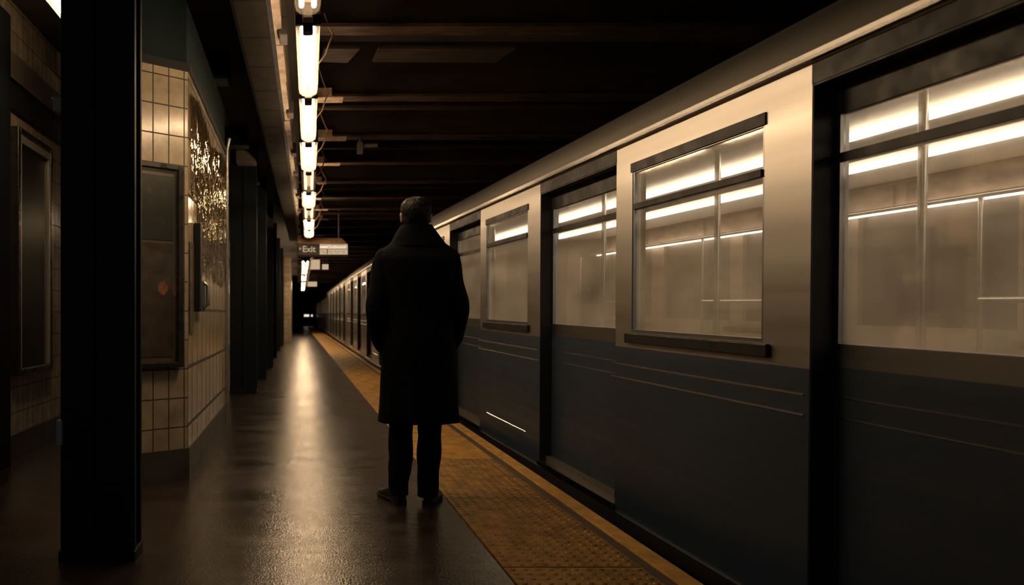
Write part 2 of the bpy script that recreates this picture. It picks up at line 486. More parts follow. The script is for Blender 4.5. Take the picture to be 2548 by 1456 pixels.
        for z_ in (.735, .815):
            rg = MB(); ridge(rg, a + .02, b_ - .02, z_, .0045); rg.v = [(x + x0 + .001, y_, q) for x, y_, q in rg.v]; rg.build('door_ridge', M['bright_steel'], lo)
        MB().box(x0 + .014, x0 + .02, a + st, b_ - st, wz0, wz1).build('door_pane', M['pane'], lo)
        MB().box(x0 - .004, x0 + .01, a + st, b_ - st, 1.715, 1.75).build('transom', M['black_metal'], lo)
        th_ = MB(); th_.box(-.015, REC, d - DW, d, -.05, -.035); th_.box(-.018, -.01, d - DW, d, -.065, -.03)
        th_.build('door_threshold', M['bright_steel'], root)
    # interior
    MB().box(th, 2.55, 0, CL, -.06, 0.).build('car_floor', M['car_floor'], root)
    c = MB(); c.box(.09, 2.5, .05, CL - .05, 2.08, 2.1)
    c.build('car_ceiling', M['car_ceiling'], root)
    for wx, wz in ((.95, 2.05), (1.72, 2.05)):
        lm = MB().box(wx - .05, wx + .05, .4, CL - .4, wz - .015, wz + .012).build('ceiling_lamp', M['car_lamp'], root)
    MB().box(2.45, 2.475, .4, CL - .4, 1.84, 1.885).build('cove_lamp', M['car_lamp'], root)
    ad = MB()
    for i in range(12):
        y_ = .5 + i * 1.22
        ad.box(2.50, 2.515, y_, y_ + 1.1, 1.90, 2.05)
    ad.build('advert_panel', M['ad'], root)
    for a, b_ in wins + [(.06, .55)]:
        se = MB()
        se.box(2.08, 2.5, a - .12, b_ + .12, .40, .46); se.box(2.42, 2.5, a - .12, b_ + .12, .46, .92); se.box(2.15, 2.45, a - .1, b_ + .1, 0.001, .40)
        se.build('bench', M['seat'], root)
        se = MB()
        se.box(.09, .5, a - .12, b_ + .12, .40, .46); se.box(.09, .16, a - .12, b_ + .12, .46, .90); se.box(.1, .4, a - .1, b_ + .1, 0.001, .40)
        se.build('bench', M['seat'], root)
    for d in D:
        for yy_ in (d + .12, d - DW - .12):
            if .1 < yy_ < CL - .1:
                MB().tube([(.55, yy_, 0), (.55, yy_, 2.08)], .017, 10).build('stanchion', M['bright_steel'], root)
    for wx in (.5, 2.12):
        MB().tube([(wx, .3, 1.82), (wx, CL - .3, 1.82)], .016, 8).build('grab_rail', M['bright_steel'], root)
    for a, b_ in wins:
        MB().tube([(2.18, a - .1, 1.20), (2.18, b_ + .1, 1.20)], .018, 8).build('seat_rail', M['bright_steel'], root)
        MB().box(2.40, 2.505, a - .12, b_ + .12, .922, .955).build('bench_trim', M['bright_steel'], root)
        for q in (a - .1, b_ + .1):
            MB().tube([(2.18, q, .46), (2.18, q, 1.82)], .014, 8).build('stanchion', M['bright_steel'], root)
    # underframe and bogies
    MB().box(.12, 2.48, .1, CL - .1, -.42, -.07).build('underframe', M['black_metal'], root)
    for y_ in (2.4, CL - 2.4):
        bo = MB().box(.45, 2.15, y_ - 1.2, y_ + 1.2, -.72, -.43).build('bogie', M['black_metal'], root)
        for wy in (y_ - .95, y_ + .95):
            for wx in (.55, 2.05):
                MB().tube([(wx - .06, wy, -.67), (wx + .06, wy, -.67)], .40, 24).build('wheel', M['black_metal'], bo)
    return root

car0 = build_car()
km = kids_map()
cars = [car0]
low_far = [q for q in bpy.data.objects if q.parent == car0 and q.name.startswith('lower_panel')][0].data.copy()
low_far.materials[0] = M['steel_door']
spec = [   # y start, x of the platform side, z, yaw, pitch
    (-4.7, 2.102 + .0395 * 4.7, -.0147 * (4.913 + 4.7), .0395, .0147),
    (11.15, 1.690, .09, -.002, .006),
    (27.0, 1.722, .185, -.002, .002),
    (42.85, 1.755, .22, -.003, 0.),
    (58.7, 1.80, .22, -.003, 0.),
]
lab = ['nearest stainless subway car at the right, its door edges beside the standing man',
       'second subway car, seen left of the standing man behind the yellow strip',
       'third subway car from the camera, farther up the platform',
       'fourth subway car from the camera, small and dark in the distance',
       'last visible subway car, at the far end of the train']
for i, (y_, x_, z_, yaw, pit) in enumerate(spec):
    o = car0 if i == 0 else copy_fast(car0, km)
    o.location = (x_, y_, z_); o.rotation_euler = (pit, 0, yaw)
    if i > 0:
        for q in [q for q in bpy.data.objects if q.parent == o]:
            if q.name.startswith('lower_panel'): q.data = low_far
            elif q.name.startswith('door'):
                for d_ in [d_ for d_ in bpy.data.objects if d_.parent == q and d_.name.startswith('door_lower')]:
                    d_.material_slots[0].link = 'OBJECT'; d_.material_slots[0].material = M['steel_door']
    tag(o, lab[i], 'subway car', 'coupled cars of the subway train')
# rails follow the cars
for wx in (.55, 2.05):
    for (y_, x_, z_, yaw, pit) in spec:
        pts = []
        for t in (0, CL + .25):
            p = Matrix.Translation((x_, y_, z_)) @ (Matrix.Rotation(yaw, 4, 'Z') @ Matrix.Rotation(pit, 4, 'X')) @ Vector((wx, t, -1.12))
            pts.append(p)
        b = MB(); a_, c_ = pts
        vs = []
        for p in pts:
            for dx, dz in ((-.035, -.15), (.035, -.15), (.035, .045), (-.035, .045)):
                vs.append((p.x + dx, p.y, p.z + dz))
        b.add(vs, [(0, 1, 5, 4), (1, 2, 6, 5), (2, 3, 7, 6), (3, 0, 4, 7), (3, 2, 1, 0), (4, 5, 6, 7)])
        tag(b.build('trim_rail', M['grey_steel']), kind='structure')

# ------------------------------------------------------------------ columns
def column(xc, yc, w=.375, d=.34, top=3.5, label='', extras=False):
    root = empty('steel_column', (xc, yc, 0))
    tag(root, label, 'column', 'steel columns along the platform')
    h = w / 2
    for s_, nm in ((-1, 'front'), (1, 'back')):
        yf = s_ * d / 2
        b = MB()
        if s_ < 0:
            b.box(-h, -.012, yf + .014, yf + .036, .0, top); b.box(-.004, h, yf, yf + .036, 0., top)
        else:
            b.box(-h, h, yf - .03, yf, 0., top)
        fo = b.build('flange', M['navy_steel'], root)
        bevel(fo, .003)
    MB().box(-.012, .012, -d / 2 + .03, d / 2 - .03, 0, top).build('web', M['navy_steel'], root)
    bevel(MB().box(-h - .004, h + .004, -d / 2 - .008, d / 2 + .008, 0, .045).build('base_plate', M['navy_steel'], root), .004)
    if extras:
        MB().box(-h - .012, -h + .012, -d / 2 - .004, -d / 2 + .03, .52, .63).build('latch_plate', M['grey_steel'], root)
        b = MB(); b.box(-h - .03, -h + .005, -d / 2 - .002, -d / 2 + .05, 2.02, 2.08); b.tube([(-h - .04, -d / 2 + .02, 2.075), (-h + .02, -d / 2 + .02, 2.075)], .006, 8)
        b.build('clamp', M['grey_steel'], root)
    return root
column(-.8975, 3.50, .337, .16, 3.5, 'nearest dark navy steel column, full height at the left of the frame', True)
for (xr, yf, lb) in ((-.563, 10.75, 'second dark steel column, just beyond the tiled booth'),
                     (-.525, 13.15, 'third dark steel column, counting from the camera'),
                     (-.505, 16.15, 'fourth dark steel column, counting from the camera'),
                     (-.53, 19.9, 'fifth dark steel column, counting from the camera'),
                     (-.53, 23.7, 'sixth dark steel column, counting from the camera'),
                     (-.50, 27.3, 'seventh steel column, last before the far tiled pillar')):
    column(xr - .20, yf + .10, .38, .2, 3.5, lb)
# pilaster at the left wall
b = MB(); b.box(-2.155, -2.10, 5.2, 5.6, 0, 3.3)
o = bevel(b.build('steel_pilaster', M['navy_steel']), .006); tag(o, 'dark steel pilaster against the tiled wall, cut by the left frame edge', 'pilaster')

# lit haunches on columns
for (x0, x1, y0_, z0, z1, lb) in ((-.84, -.57, 10.66, 3.2, 3.5, 'lit beige bracket block on top of the second column'),
                                  (-.72, -.50, 16.05, 2.95, 3.3, 'small lit bracket block near the top of the fourth column')):
    b = MB(); b.box(x0, x1, y0_ - .22, y0_ + .08, z0, z0 + .16)
    b.add([(x0, y0_ - .2, z0 + .16), (x0 + .16, y0_ - .2, z0 + .16), (x0, y0_ - .2, z1), (x0, y0_ + .05, z0 + .16), (x0 + .16, y0_ + .05, z0 + .16), (x0, y0_ + .05, z1)],
          [(0, 1, 2), (5, 4, 3), (0, 3, 4, 1), (1, 4, 5, 2), (2, 5, 3, 0)])
    tag(bevel(b.build('ceiling_bracket', M['concrete']), .004), lb, 'bracket')

# ------------------------------------------------------------------ tiled booth at the left
A = (-.741, 5.16); B = (-1.37, 4.683); C = (-1.37, 7.9); E = (-.741, 7.9)
booth = empty('tiled_booth', (0, 0, 0))
tag(booth, 'cream tiled booth with an angled front, behind the nearest column', 'booth')
b = MB(); b.prism([A, E, C, B], .0, 2.745)
b.build('tiled_wall', M['tile'], booth)
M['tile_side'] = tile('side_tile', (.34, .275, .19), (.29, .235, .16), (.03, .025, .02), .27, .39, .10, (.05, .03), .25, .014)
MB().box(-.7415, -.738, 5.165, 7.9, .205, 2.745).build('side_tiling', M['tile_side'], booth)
def off_poly(d):
    return [(A[0] + d, A[1] - d * .35), (E[0] + d, E[1] + d * .3), (C[0] - d, C[1] + d * .3), (B[0] - d, B[1] - d)]
MB().prism(off_poly(.012), 0, .205).build('plinth', M['dark_wainscot'], booth)
MB().prism(off_poly(.016), 2.745, 2.80).build('cornice', M['black_metal'], booth)
MB().prism([(A[0] - .01, A[1] + .01), (E[0] - .01, E[1]), (-1.2, 7.9), (-1.2, 4.84)], 2.80, 3.23).build('upper_board', M['teal'], booth)
b = MB(); b.tube([(-.728, 7.86, 0), (-.728, 7.86, 2.80), (-.70, 7.84, 2.92)], .02, 10)
b.build('corner_pipe', M['grey_steel'], booth)

# notice case on the angled front
fd = Vector((A[0] - B[0], A[1] - B[1], 0)).normalized()
fn = Vector((fd.y, -fd.x, 0))
ang = math.atan2(fd.y, fd.x)
def on_front(x_px):      # distance along the face from the corner A going left
    k_ = (x_px - VPX) / F_PX
    t = (A[0] - k_ * A[1]) / (fd.x - k_ * fd.y)
    return t
case = empty('notice_case', (A[0], A[1], 0), (0, 0, ang))
tag(case, 'black framed glass notice case with a dark and a brown poster, on the booth front', 'notice case')
r_ = -.062; l_ = -.56; zb, zt = .755, 2.095
fr = MB()
fr.box(l_, l_ + .035, -.06, 0, zb, zt); fr.box(r_ - .038, r_, -.06, 0, zb, zt)
fr.box(l_ + .035, r_ - .038, -.06, 0, zb, zb + .035); fr.box(l_ + .035, r_ - .038, -.06, 0, zt - .035, zt)
bevel(fr.build('frame', M['case_black'], case), .004)
li = MB(); li.box(l_ + .035, r_ - .038, -.02, -.002, zb + .035, zt - .035)
li.build('backing', M['case_brown'], case)
pm, nt, out = new_mat('dark_poster')
bsdf = N(nt, 'ShaderNodeBsdfPrincipled', _Roughness=.5); nt.links.new(bsdf.outputs[0], out.inputs[0])
tc = N(nt, 'ShaderNodeTexCoord'); nz = N(nt, 'ShaderNodeTexNoise', _Scale=14., _Detail=5.); nt.links.new(tc.outputs['Object'], nz.inputs['Vector'])
cr = N(nt, 'ShaderNodeValToRGB'); cr.color_ramp.elements[0].position = .55; cr.color_ramp.elements[0].color = (.006, .0075, .007, 1); cr.color_ramp.elements[1].position = .8; cr.color_ramp.elements[1].color = (.05, .047, .04, 1)
nt.links.new(nz.outputs[0], cr.inputs[0]); nt.links.new(cr.outputs[0], bsdf.inputs['Base Color'])
pb, nt, out = new_mat('brown_poster')
bsdf = N(nt, 'ShaderNodeBsdfPrincipled', _Roughness=.4); nt.links.new(bsdf.outputs[0], out.inputs[0])
tc = N(nt, 'ShaderNodeTexCoord'); nz = N(nt, 'ShaderNodeTexNoise', _Scale=9., _Detail=6.); nt.links.new(tc.outputs['Object'], nz.inputs['Vector'])
cr = N(nt, 'ShaderNodeValToRGB'); cr.color_ramp.elements[0].position = .35; cr.color_ramp.elements[0].color = (.03, .016, .011, 1); cr.color_ramp.elements[1].position = .75; cr.color_ramp.elements[1].color = (.10, .07, .05, 1)
nt.links.new(nz.outputs[0], cr.inputs[0]); nt.links.new(cr.outputs[0], bsdf.inputs['Base Color'])
po = MB().box(l_ + .04, r_ - .06, -.026, -.021, 1.595, zt - .075).build('poster', pm, case); po['label'] = 'dark upper poster with faint pale writing'
po = MB().box(l_ + .04, r_ - .06, -.026, -.021, zb + .075, 1.575).build('poster', pb, case); po['label'] = 'brown lower poster with painted orange reflections'
b = MB()  # orange glow reflected in the glass, painted as spots on the poster
for (x0, x1, z0, z1) in ((-.235, -.165, 1.235, 1.325), (-.125, -.1, 1.225, 1.32)):
    n_ = 18
    b.add([((x0 + x1) / 2 + (x1 - x0) / 2 * math.cos(2 * PI * k / n_) * (1 + .12 * math.sin(k * 2.7)), -.027, (z0 + z1) / 2 + (z1 - z0) / 2 * math.sin(2 * PI * k / n_) * (1 + .1 * math.sin(k * 1.9))) for k in range(n_)], [tuple(range(n_))])
o = b.build('orange_reflection', mat('orange_reflection', (.42, .17, .04), .5, c2=(.16, .06, .02), nscale=(30, 30, 30)), case)
MB().box(l_ + .035, r_ - .038, -.05, -.046, zb + .035, zt - .035).build('glass', glass('case_glass', (.92, .92, .9), .04, .3), case)

# crumpled clear film over the upper side wall
def film():
    nu, nv = 300, 130
    vs = []; fs = []
    for j in range(nv + 1):
        for i in range(nu + 1):
            u = i / nu; v = j / nv
            y_ = 5.2 + u * 2.62
            zt_ = 2.60 + .06 * math.sin(u * 9) + .05 * noise.noise(Vector((u * 22, 3.1, 0)))
            zb_ = (1.90 if y_ < 5.52 else 1.42) + .10 * noise.noise(Vector((u * 9, 7.7, 0)))
            z_ = zb_ + (zt_ - zb_) * v
            p = Vector((y_ * 3.6, z_ * 1.5, 0))
            h = .016 * abs(noise.noise(p)) + .016 * abs(noise.noise(Vector((y_ * 13, z_ * 2.0, 5.)))) + .006 * abs(noise.noise(Vector((y_ * 31, z_ * 5, 9.)))) + .0016 * abs(noise.noise(Vector((y_ * 60, z_ * 22, 1.))))
            h += .012 * abs(noise.noise(Vector((y_ * 9 + z_ * 5, z_ * .6, 2.))))
            vs.append((-.733 + h, y_, z_))
    for j in range(nv):
        for i in range(nu):
            a = j * (nu + 1) + i
            fs.append((a, a + 1, a + nu + 2, a + nu + 1))
    b = MB(); b.add(vs, fs, False)
    o = b.build('plastic_sheet', glass('clear_film', (.70, .66, .58), .15, .08, .0, 45.))
    sol = o.modifiers.new('t', 'SOLIDIFY'); sol.thickness = .0015
    return tag(o, 'crumpled clear plastic sheet glinting on the side of the tiled booth', 'plastic sheet')
film()
# dark handset box and bar on the booth side
hb = empty('service_box', (-.737, 5.45, 0))
tag(hb, 'dark service box with an upright bar, on the booth side below the plastic sheet', 'service box')
bevel(MB().box(.0, .045, .06, .30, 1.13, 1.36).build('box', M['black_metal'], hb), .01)
bevel(MB().box(.0, .05, -.03, .035, 1.13, 1.76).build('upright_bar', M['black_metal'], hb), .008)
b = MB(); b.tube([(.045, .2, 1.16), (.075, .2, 1.18), (.075, .2, 1.32), (.045, .2, 1.34)], .014, 10)
b.build('handle', M['grey_steel'], hb)
pn = MB(); pn.box(.0, .008, -.26, -.06, .98, 1.60)
pn.build('cover_plate', M['brown_metal'], hb)

# poster case on the left wall
pc = empty('poster_case', (-2.18, 5.77, 0))
tag(pc, 'tall dark poster case with a thin metal frame, on the left tiled wall', 'poster case')
zb, zt = .64, 2.535; L_ = .81
fr = MB()
fr.box(0, .075, 0, .05, zb, zt); fr.box(0, .075, L_ - .05, L_, zb, zt); fr.box(0, .075, .05, L_ - .05, zb, zb + .05); fr.box(0, .075, .05, L_ - .05, zt - .05, zt)
bevel(fr.build('frame', M['case_black'], pc), .006)
il = MB(); w_ = .03
il.box(.02, .07, .052, .052 + w_, zb + .052, zt - .052); il.box(.02, .07, L_ - .052 - w_, L_ - .052, zb + .052, zt - .052); il.box(.02, .07, .052 + w_, L_ - .052 - w_, zt - .052 - .06, zt - .052)
il.build('inner_frame', mat('brushed_frame', (.55, .50, .42), .38, .6), pc)
MB().box(.003, .03, .05, L_ - .05, zb + .05, zt - .05).build('poster', mat('brown_dark_poster', (.012, .0085, .007), .5, c2=(.007, .006, .0055), nscale=(6, 6, 6)), pc)
MB().box(.05, .054, .08, L_ - .08, zb + .05, zt - .11).build('glass', glass('poster_glass', (.88, .88, .86), .025, .3), pc)

# far tiled pillar
b = MB(); b.box(-.55, -.24, 31.2, 34.5, 0, 3.5)
tag(b.build('tiled_pillar', M['tile']), 'far cream tiled pillar beyond the row of dark columns', 'pillar')

# ------------------------------------------------------------------ ceiling: beams
def ibeam(name, x0, x1, y, z=3.0, w=.16, top=3.5, mw=None, mf=None):
    root = empty(name, (x0, y, z))
    L_ = x1 - x0; h = top - z
    MB().box(0, L_, 0, w, 0, .024).build('lower_flange', mf or M['flange_lit'], root)
    MB().box(0, L_, w / 2 - .008, w / 2 + .008, .024, h).build('web', mw or M['beam_steel'], root)
    return root
ords = ['first', 'second', 'third', 'fourth', 'fifth', 'sixth', 'seventh', 'eighth', 'ninth', 'tenth', 'eleventh', 'twelfth', 'thirteenth', 'fourteenth', 'fifteenth', 'sixteenth', 'seventeenth', 'eighteenth', 'nineteenth', 'twentieth', 'twenty-first', 'twenty-second', 'twenty-third', 'twenty-fourth', 'twenty-fifth', 'twenty-sixth', 'twenty-seventh', 'twenty-eighth']
beam_y = [5.02, 6.62, 8.11, 9.48, 10.85, 12.3, 13.6, 15.0, 16.4]
while beam_y[-1] < 44: beam_y.append(beam_y[-1] + 1.55)
beam_y = [3.5] + beam_y
bn = 0
for y_ in beam_y:
    vis = y_ > 4
    o = ibeam('ceiling_beam', .02, 6.88, y_)
    if 6 < y_ < 26:  # plates added to stand for patches lit by the lamps
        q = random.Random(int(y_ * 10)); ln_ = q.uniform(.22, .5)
        MB().box(.14, .14 + ln_, -.012, .165, -.012, 0).build('lit_patch_plate', M['lit_patch'], o)
        MB().box(.14, .14 + ln_ * q.uniform(.4, .8), -.014, -.002, .002, .07).build('lit_patch_plate', M['lit_patch'], o)
    if vis:
        tag(o, '%s dark steel cross beam over the tracks, counting from the camera' % ords[bn], 'beam', 'steel cross beams over the tracks'); bn += 1
    else:
        tag(o, 'steel cross beam over the tracks, just above the top of the frame', 'beam', 'steel cross beams over the tracks')
# pipes crossing between beams
pi = 0
for (y_, z_, r_, x1) in ((7.02, 3.02, .03, 6.), (7.25, 3.08, .022, 3.), (9.05, 3.1, .03, 5.), (11.35, 3.0, .028, 6.), (12.6, 3.03, .03, 6.), (14.3, 3.02, .03, 6.)):
    o = MB().tube([(.16, y_, z_), (x1, y_, z_)], r_, 10).build('ceiling_pipe', M['beam_steel'])
    tag(o, '%s thin rusty pipe between the cross beams, counting from the camera' % ords[pi], 'pipe', 'pipes under the ceiling'); pi += 1
# left bay cross beams
for i, y_ in enumerate((4.2, 6.9, 9.6, 12.3, 15.0)):
    o = ibeam('ceiling_beam', -2.10, -.62, y_, 3.24, .24, 3.5, M['navy_steel'], M['navy_steel'])
    tag(o, '%s dark cross beam above the booth and columns, counting from the camera' % ords[i], 'beam', 'cross beams above the booth and columns')
# hanging plates
for i, (x0, x1) in enumerate(((.19, .44), (.57, 1.53))):
    b = MB(); b.prism([(x0, 5.34), (x1, 5.34), (x1 - .07, 5.64), (x0 - .02, 5.62)], 2.965, 2.985)
    tag(b.build('ceiling_plate', M['beam_steel']), ('short flat rusty plate under the ceiling beams, nearer the lights', 'long flat rusty plate under the ceiling beams, slanted at its right end')[i], 'plate')

# longitudinal tiled beam (turned slightly like the row of lights)
yw = -math.atan(.0145)
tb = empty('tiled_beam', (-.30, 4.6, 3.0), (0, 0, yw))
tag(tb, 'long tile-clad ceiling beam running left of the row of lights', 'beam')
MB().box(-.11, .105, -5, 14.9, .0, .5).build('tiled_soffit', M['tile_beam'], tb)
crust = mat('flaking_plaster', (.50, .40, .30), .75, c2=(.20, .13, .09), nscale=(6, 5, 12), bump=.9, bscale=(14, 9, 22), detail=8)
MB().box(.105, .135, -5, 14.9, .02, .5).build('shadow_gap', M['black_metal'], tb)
b = MB()
for i in range(46):
    y0_ = -4.6 + i * .42
    dz = .02 * noise.noise(Vector((i * 1.7, 0, 0))); dx = .012 * noise.noise(Vector((i * 2.3, 4, 0)))
    b.box(.125, .185 + dx, y0_, y0_ + .42, .03 + dz, .5)
b.build('flaking_side', crust, tb)
for i, (yy_, h_) in enumerate(((.55, .10), (2.55, .09), (4.3, .09), (5.6, .08), (7.5, .08), (9.3, .08))):
    o = bevel(MB().box(.165, .225, yy_, yy_ + .2, -.01, .12).build('side_clamp', M['concrete'], tb), .01)

# ------------------------------------------------------------------ light fixtures
tube_on = emit('tube_on', (1., .70, .42), 88.)
tube_mid = emit('tube_dull', (1., .68, .40), 12.)
tube_dim = emit('tube_dim', (1., .60, .32), 4.)
LZ = 2.587
def fixture(mt, rod=3.5 - 2.587):
    root = empty('ceiling_light')
    Ln = 1.26
    h = MB(); h.box(-.036, .036, 0.02, Ln - .02, .052, .105)
    bevel(h.build('housing', M['brown_metal'], root), .008)
    rf = MB(); rf.box(-.034, .034, .05, Ln - .05, .043, .052)
    rf.build('reflector', M['white_enamel'], root)
    for sx in (-.030, .030):
        MB().tube([(sx, .085, .012), (sx, Ln - .085, .012)], .013, 10).build('tube', mt, root)
    # clear lens with rounded ends
    prof = [(-.062, .055), (-.064, .02), (-.056, -.012), (-.036, -.03), (0, -.035), (.036, -.03), (.056, -.012), (.064, .02), (.062, .055)]
    l = MB(); ys = [(.028, .35), (.045, .75), (.085, 1.), (Ln - .085, 1.), (Ln - .045, .75), (Ln - .028, .35)]
    vs = []
    for y_, s_ in ys:
        for x, z in prof: vs.append((x * (.75 + .25 * s_), y_, .055 + (z - .055) * s_))
    n = len(prof); fs = []
    for a in range(len(ys) - 1):
        for k in range(n - 1): fs.append((a * n + k, a * n + k + 1, (a + 1) * n + k + 1, (a + 1) * n + k))
    l.add(vs, fs, True)
    l.build('lens', M['lens'], root)
    for y_ in (0., Ln - .028):
        e_ = MB(); e_.box(-.067, .067, y_, y_ + .028, .0, .11); e_.box(-.026, .026, y_ - (.03 if y_ > .5 else .004), y_ + (.032 if y_ > .5 else .058), -.038, .03)
        bevel(e_.build('end_cap', M['cap_metal'], root), .006)
    for y_ in (.3, Ln - .3):
        MB().tube([(0, y_, .1), (0, y_, rod)], .009, 8).build('hanger_rod', M['grey_steel'], root)
    c = MB()
    pts = [(.06, .9, .09)] + [(.09 + .075 * math.sin(t * PI), .9 + .32 * t, .09 + .50 * t + .06 * math.sin(t * 2 * PI)) for t in [i / 12 for i in range(1, 13)]] + [(.09, 1.22, 3.5 - LZ)]
    c.tube(pts, .0055, 6)
    c.build('power_cable', M['cable'], root)
    return root
def light_x(d):
    return .052 + .0158 * (d - 3.8) if d < 14.5 else max(.20, .22 + .004 * (d - 20))
near_d = [2.58 + 1.32 * i for i in range(9)]
near_d[0] = 2.52
states = ['mid', 'on', 'on', 'on', 'dim', 'on', 'dim', 'on', 'on']
far_d = [20.9, 22.2, 23.5, 24.8, 26.1, 28.6, 29.9, 31.3, 34.8, 36.1, 37.5, 40.2, 42.0, 44.0]
proto = {'on': fixture(tube_on), 'mid': fixture(tube_mid), 'dim': fixture(tube_dim)}
km = kids_map(); first = {'on': True, 'mid': True, 'dim': True}
note = ['creamy fluorescent fixture cut by the top of the frame', 'largest bright fluorescent fixture, first whole one from the top of the frame', 'second bright whole fluorescent fixture down the row', 'third bright whole fluorescent fixture down the row',
        'dim fluorescent fixture between the third and fourth bright ones', 'fourth bright fluorescent fixture, right after the dim one', 'dim fluorescent fixture just above the last two before the exit sign', 'bright fluorescent fixture, second last before the exit sign', 'bright fluorescent fixture right above the exit sign']
ai = 0
for i, d in enumerate(near_d + far_d):
    st = states[i] if i < 9 else 'on'
    if first[st]: o = proto[st]; first[st] = False
    else: o = copy_fast(proto[st], km)
    o.location = (light_x(d), d, LZ)
    o.scale = (1. if d < 6 else (1.22 if d < 9 else (1.42 if d < 14.5 else 1.7)), 1, 1)
    o.rotation_euler = (0, 0, -.0155 if d < 14.5 else -.004)
    if i < 9: lb = note[i]
    else:
        lb = '%s small lit fixture in the far row below the exit sign' % ords[i - 9]
    tag(o, lb, 'ceiling light', 'fluorescent fixtures over the platform')

fx = fixture(emit('tube_left', (1., .70, .42), 115.), 3.5 - 2.95)
fx.location = (-1.41, 3.95, 2.95)
for q in [q for q in bpy.data.objects if q.parent == fx and q.name.startswith('power_cable')]: bpy.data.objects.remove(q)
tag(fx, 'single fluorescent fixture in the left bay, mostly hidden behind the nearest column', 'ceiling light')
# small boxes and conduit near the lights
o = empty('junction_box', (.65, 8.25, 2.86)); tag(o, 'small lit conduit box hanging under the ceiling, right of the lights', 'junction box')
bevel(MB().box(0, .06, 0, .1, 0, .12).build('box', M['concrete'], o), .006)
MB().tube([(.06, .05, .085), (.22, .05, .09)], .022, 10).build('conduit_stub', M['concrete'], o)
MB().tube([(.03, .05, .12), (.03, .05, .64)], .012, 8).build('hanger_rod', M['grey_steel'], o)

# ------------------------------------------------------------------ signs
def text_obj(s, size, m, parent, loc, name, ext=.002):
    cu = bpy.data.curves.new('t', 'FONT'); cu.body = s; cu.size = size; cu.extrude = ext
    cu.offset = .0018 * size / .1
    to = bpy.data.objects.new('t', cu); COL.objects.link(to)
    dg = bpy.context.evaluated_depsgraph_get()
    me = bpy.data.meshes.new_from_object(to.evaluated_get(dg))
    bpy.data.objects.remove(to)
    me.materials.clear(); me.materials.append(m)
    o = bpy.data.objects.new(name, me); COL.objects.link(o); o.parent = parent
    o.location = loc; o.rotation_euler = (PI / 2, 0, 0)
    return o
SD = 14.72
sg = empty('exit_sign', (0, SD, 0))
tag(sg, 'hanging exit sign with a dark Exit half and a pale lit half', 'sign')
hs = MB(); hs.box(.0, .98, .02, .2, 2.24, 2.50)
bevel(hs.build('housing', M['black_metal'], sg), .01)
b = MB()
b.add([(.015, .0, 2.49), (.975, .0, 2.46), (.86, .1, 2.60), (.015, .1, 2.62), (.015, .2, 2.49), (.975, .2, 2.46)], [(0, 1, 2, 3), (3, 2, 5, 4), (0, 3, 4), (1, 5, 2), (0, 4, 5, 1)])
b.build('hood', mat('copper_hood', (.75, .45, .28), .35, .3, c2=(.5, .29, .17), nscale=(9, 9, 9)), sg)
MB().box(.015, .425, .004, .02, 2.265, 2.485).build('exit_panel', M['black_metal'], sg)
MB().box(.43, .97, .004, .02, 2.275, 2.475).build('lit_panel', M['white_sign'], sg)
text_obj('Exit', .165, M['sign_letter'], sg, (.095, .003, 2.325), 'lettering')
text_obj('Outbound', .085, M['bright_letter'], sg, (.575, .003, 2.395), 'lettering')
MB().box(.435, .575, -.001, .003, 2.40, 2.435).build('white_band', M['bright_letter'], sg)
b = MB(); b.box(.435, .965, .0, .003, 2.372, 2.382); b.box(.565, .59, .0, .003, 2.285, 2.372)
for x_, z_ in ((.62, 2.33), (.70, 2.335), (.78, 2.33), (.86, 2.335), (.62, 2.305), (.74, 2.305), (.87, 2.31), (.46, 2.33), (.5, 2.31)):
    b.box(x_, x_ + .055, .0, .003, z_, z_ + .006)
b.build('small_print', M['ink'], sg)
b = MB(); b.tube([(.055, .004, 2.385), (.055, .0, 2.385)], .026, 16)
b.build('red_dot', mat('pink_dot', (.6, .2, .15), .5), sg)
for x_ in (.25, .8):
    MB().tube([(x_, .1, 2.58), (x_, .1, 3.5)], .012, 8).build('hanger_rod', M['grey_steel'], sg)
for (x0, x1, d, z0, z1, lb) in ((.40, .70, 23.4, 2.5, 2.82, 'square pale lit sign hanging beyond the exit sign'),
                                (.78, 1.0, 24.3, 2.55, 2.74, 'smaller pale sign right of the square lit sign'),
                                (.50, .98, 37.8, 2.52, 2.78, 'wide pale lit sign farthest down the platform')):
    o = empty('hanging_sign', (x0, d, 0)); tag(o, lb, 'sign')
    bevel(MB().box(0, x1 - x0, 0, .08, z0, z1).build('case', M['black_metal'], o), .006)
    MB().box(.012, x1 - x0 - .012, -.006, 0, z0 + .012, z1 - .012).build('lit_face', M['white_sign'], o)
    for q in (.05, x1 - x0 - .05): MB().tube([(q, .04, z1), (q, .04, 3.5)], .012, 8).build('hanger_rod', M['black_metal'], o)
# small lit boxes on the far end wall; what they are is unclear
for i, (x0, x1, z0, z1, lb) in enumerate(((.68, 1.25, .95, 1.22, 'small bright lit panel on the far end wall, at left'), (1.42, 1.62, .95, 1.2, 'narrow bright lit panel on the far end wall, at right'))):
    o = empty('lit_box', (x0, 80, 0)); tag(o, lb.replace('panel', 'sign'), 'sign')  # lit boxes, not known to be signs
    MB().box(0, x1 - x0, -.10, 0, z0, z1).build('case', M['black_metal'], o)
    MB().box(.02, x1 - x0 - .02, -.11, -.10, z0 + .02, z1 - .02).build('lit_face', M['bright_letter'], o)

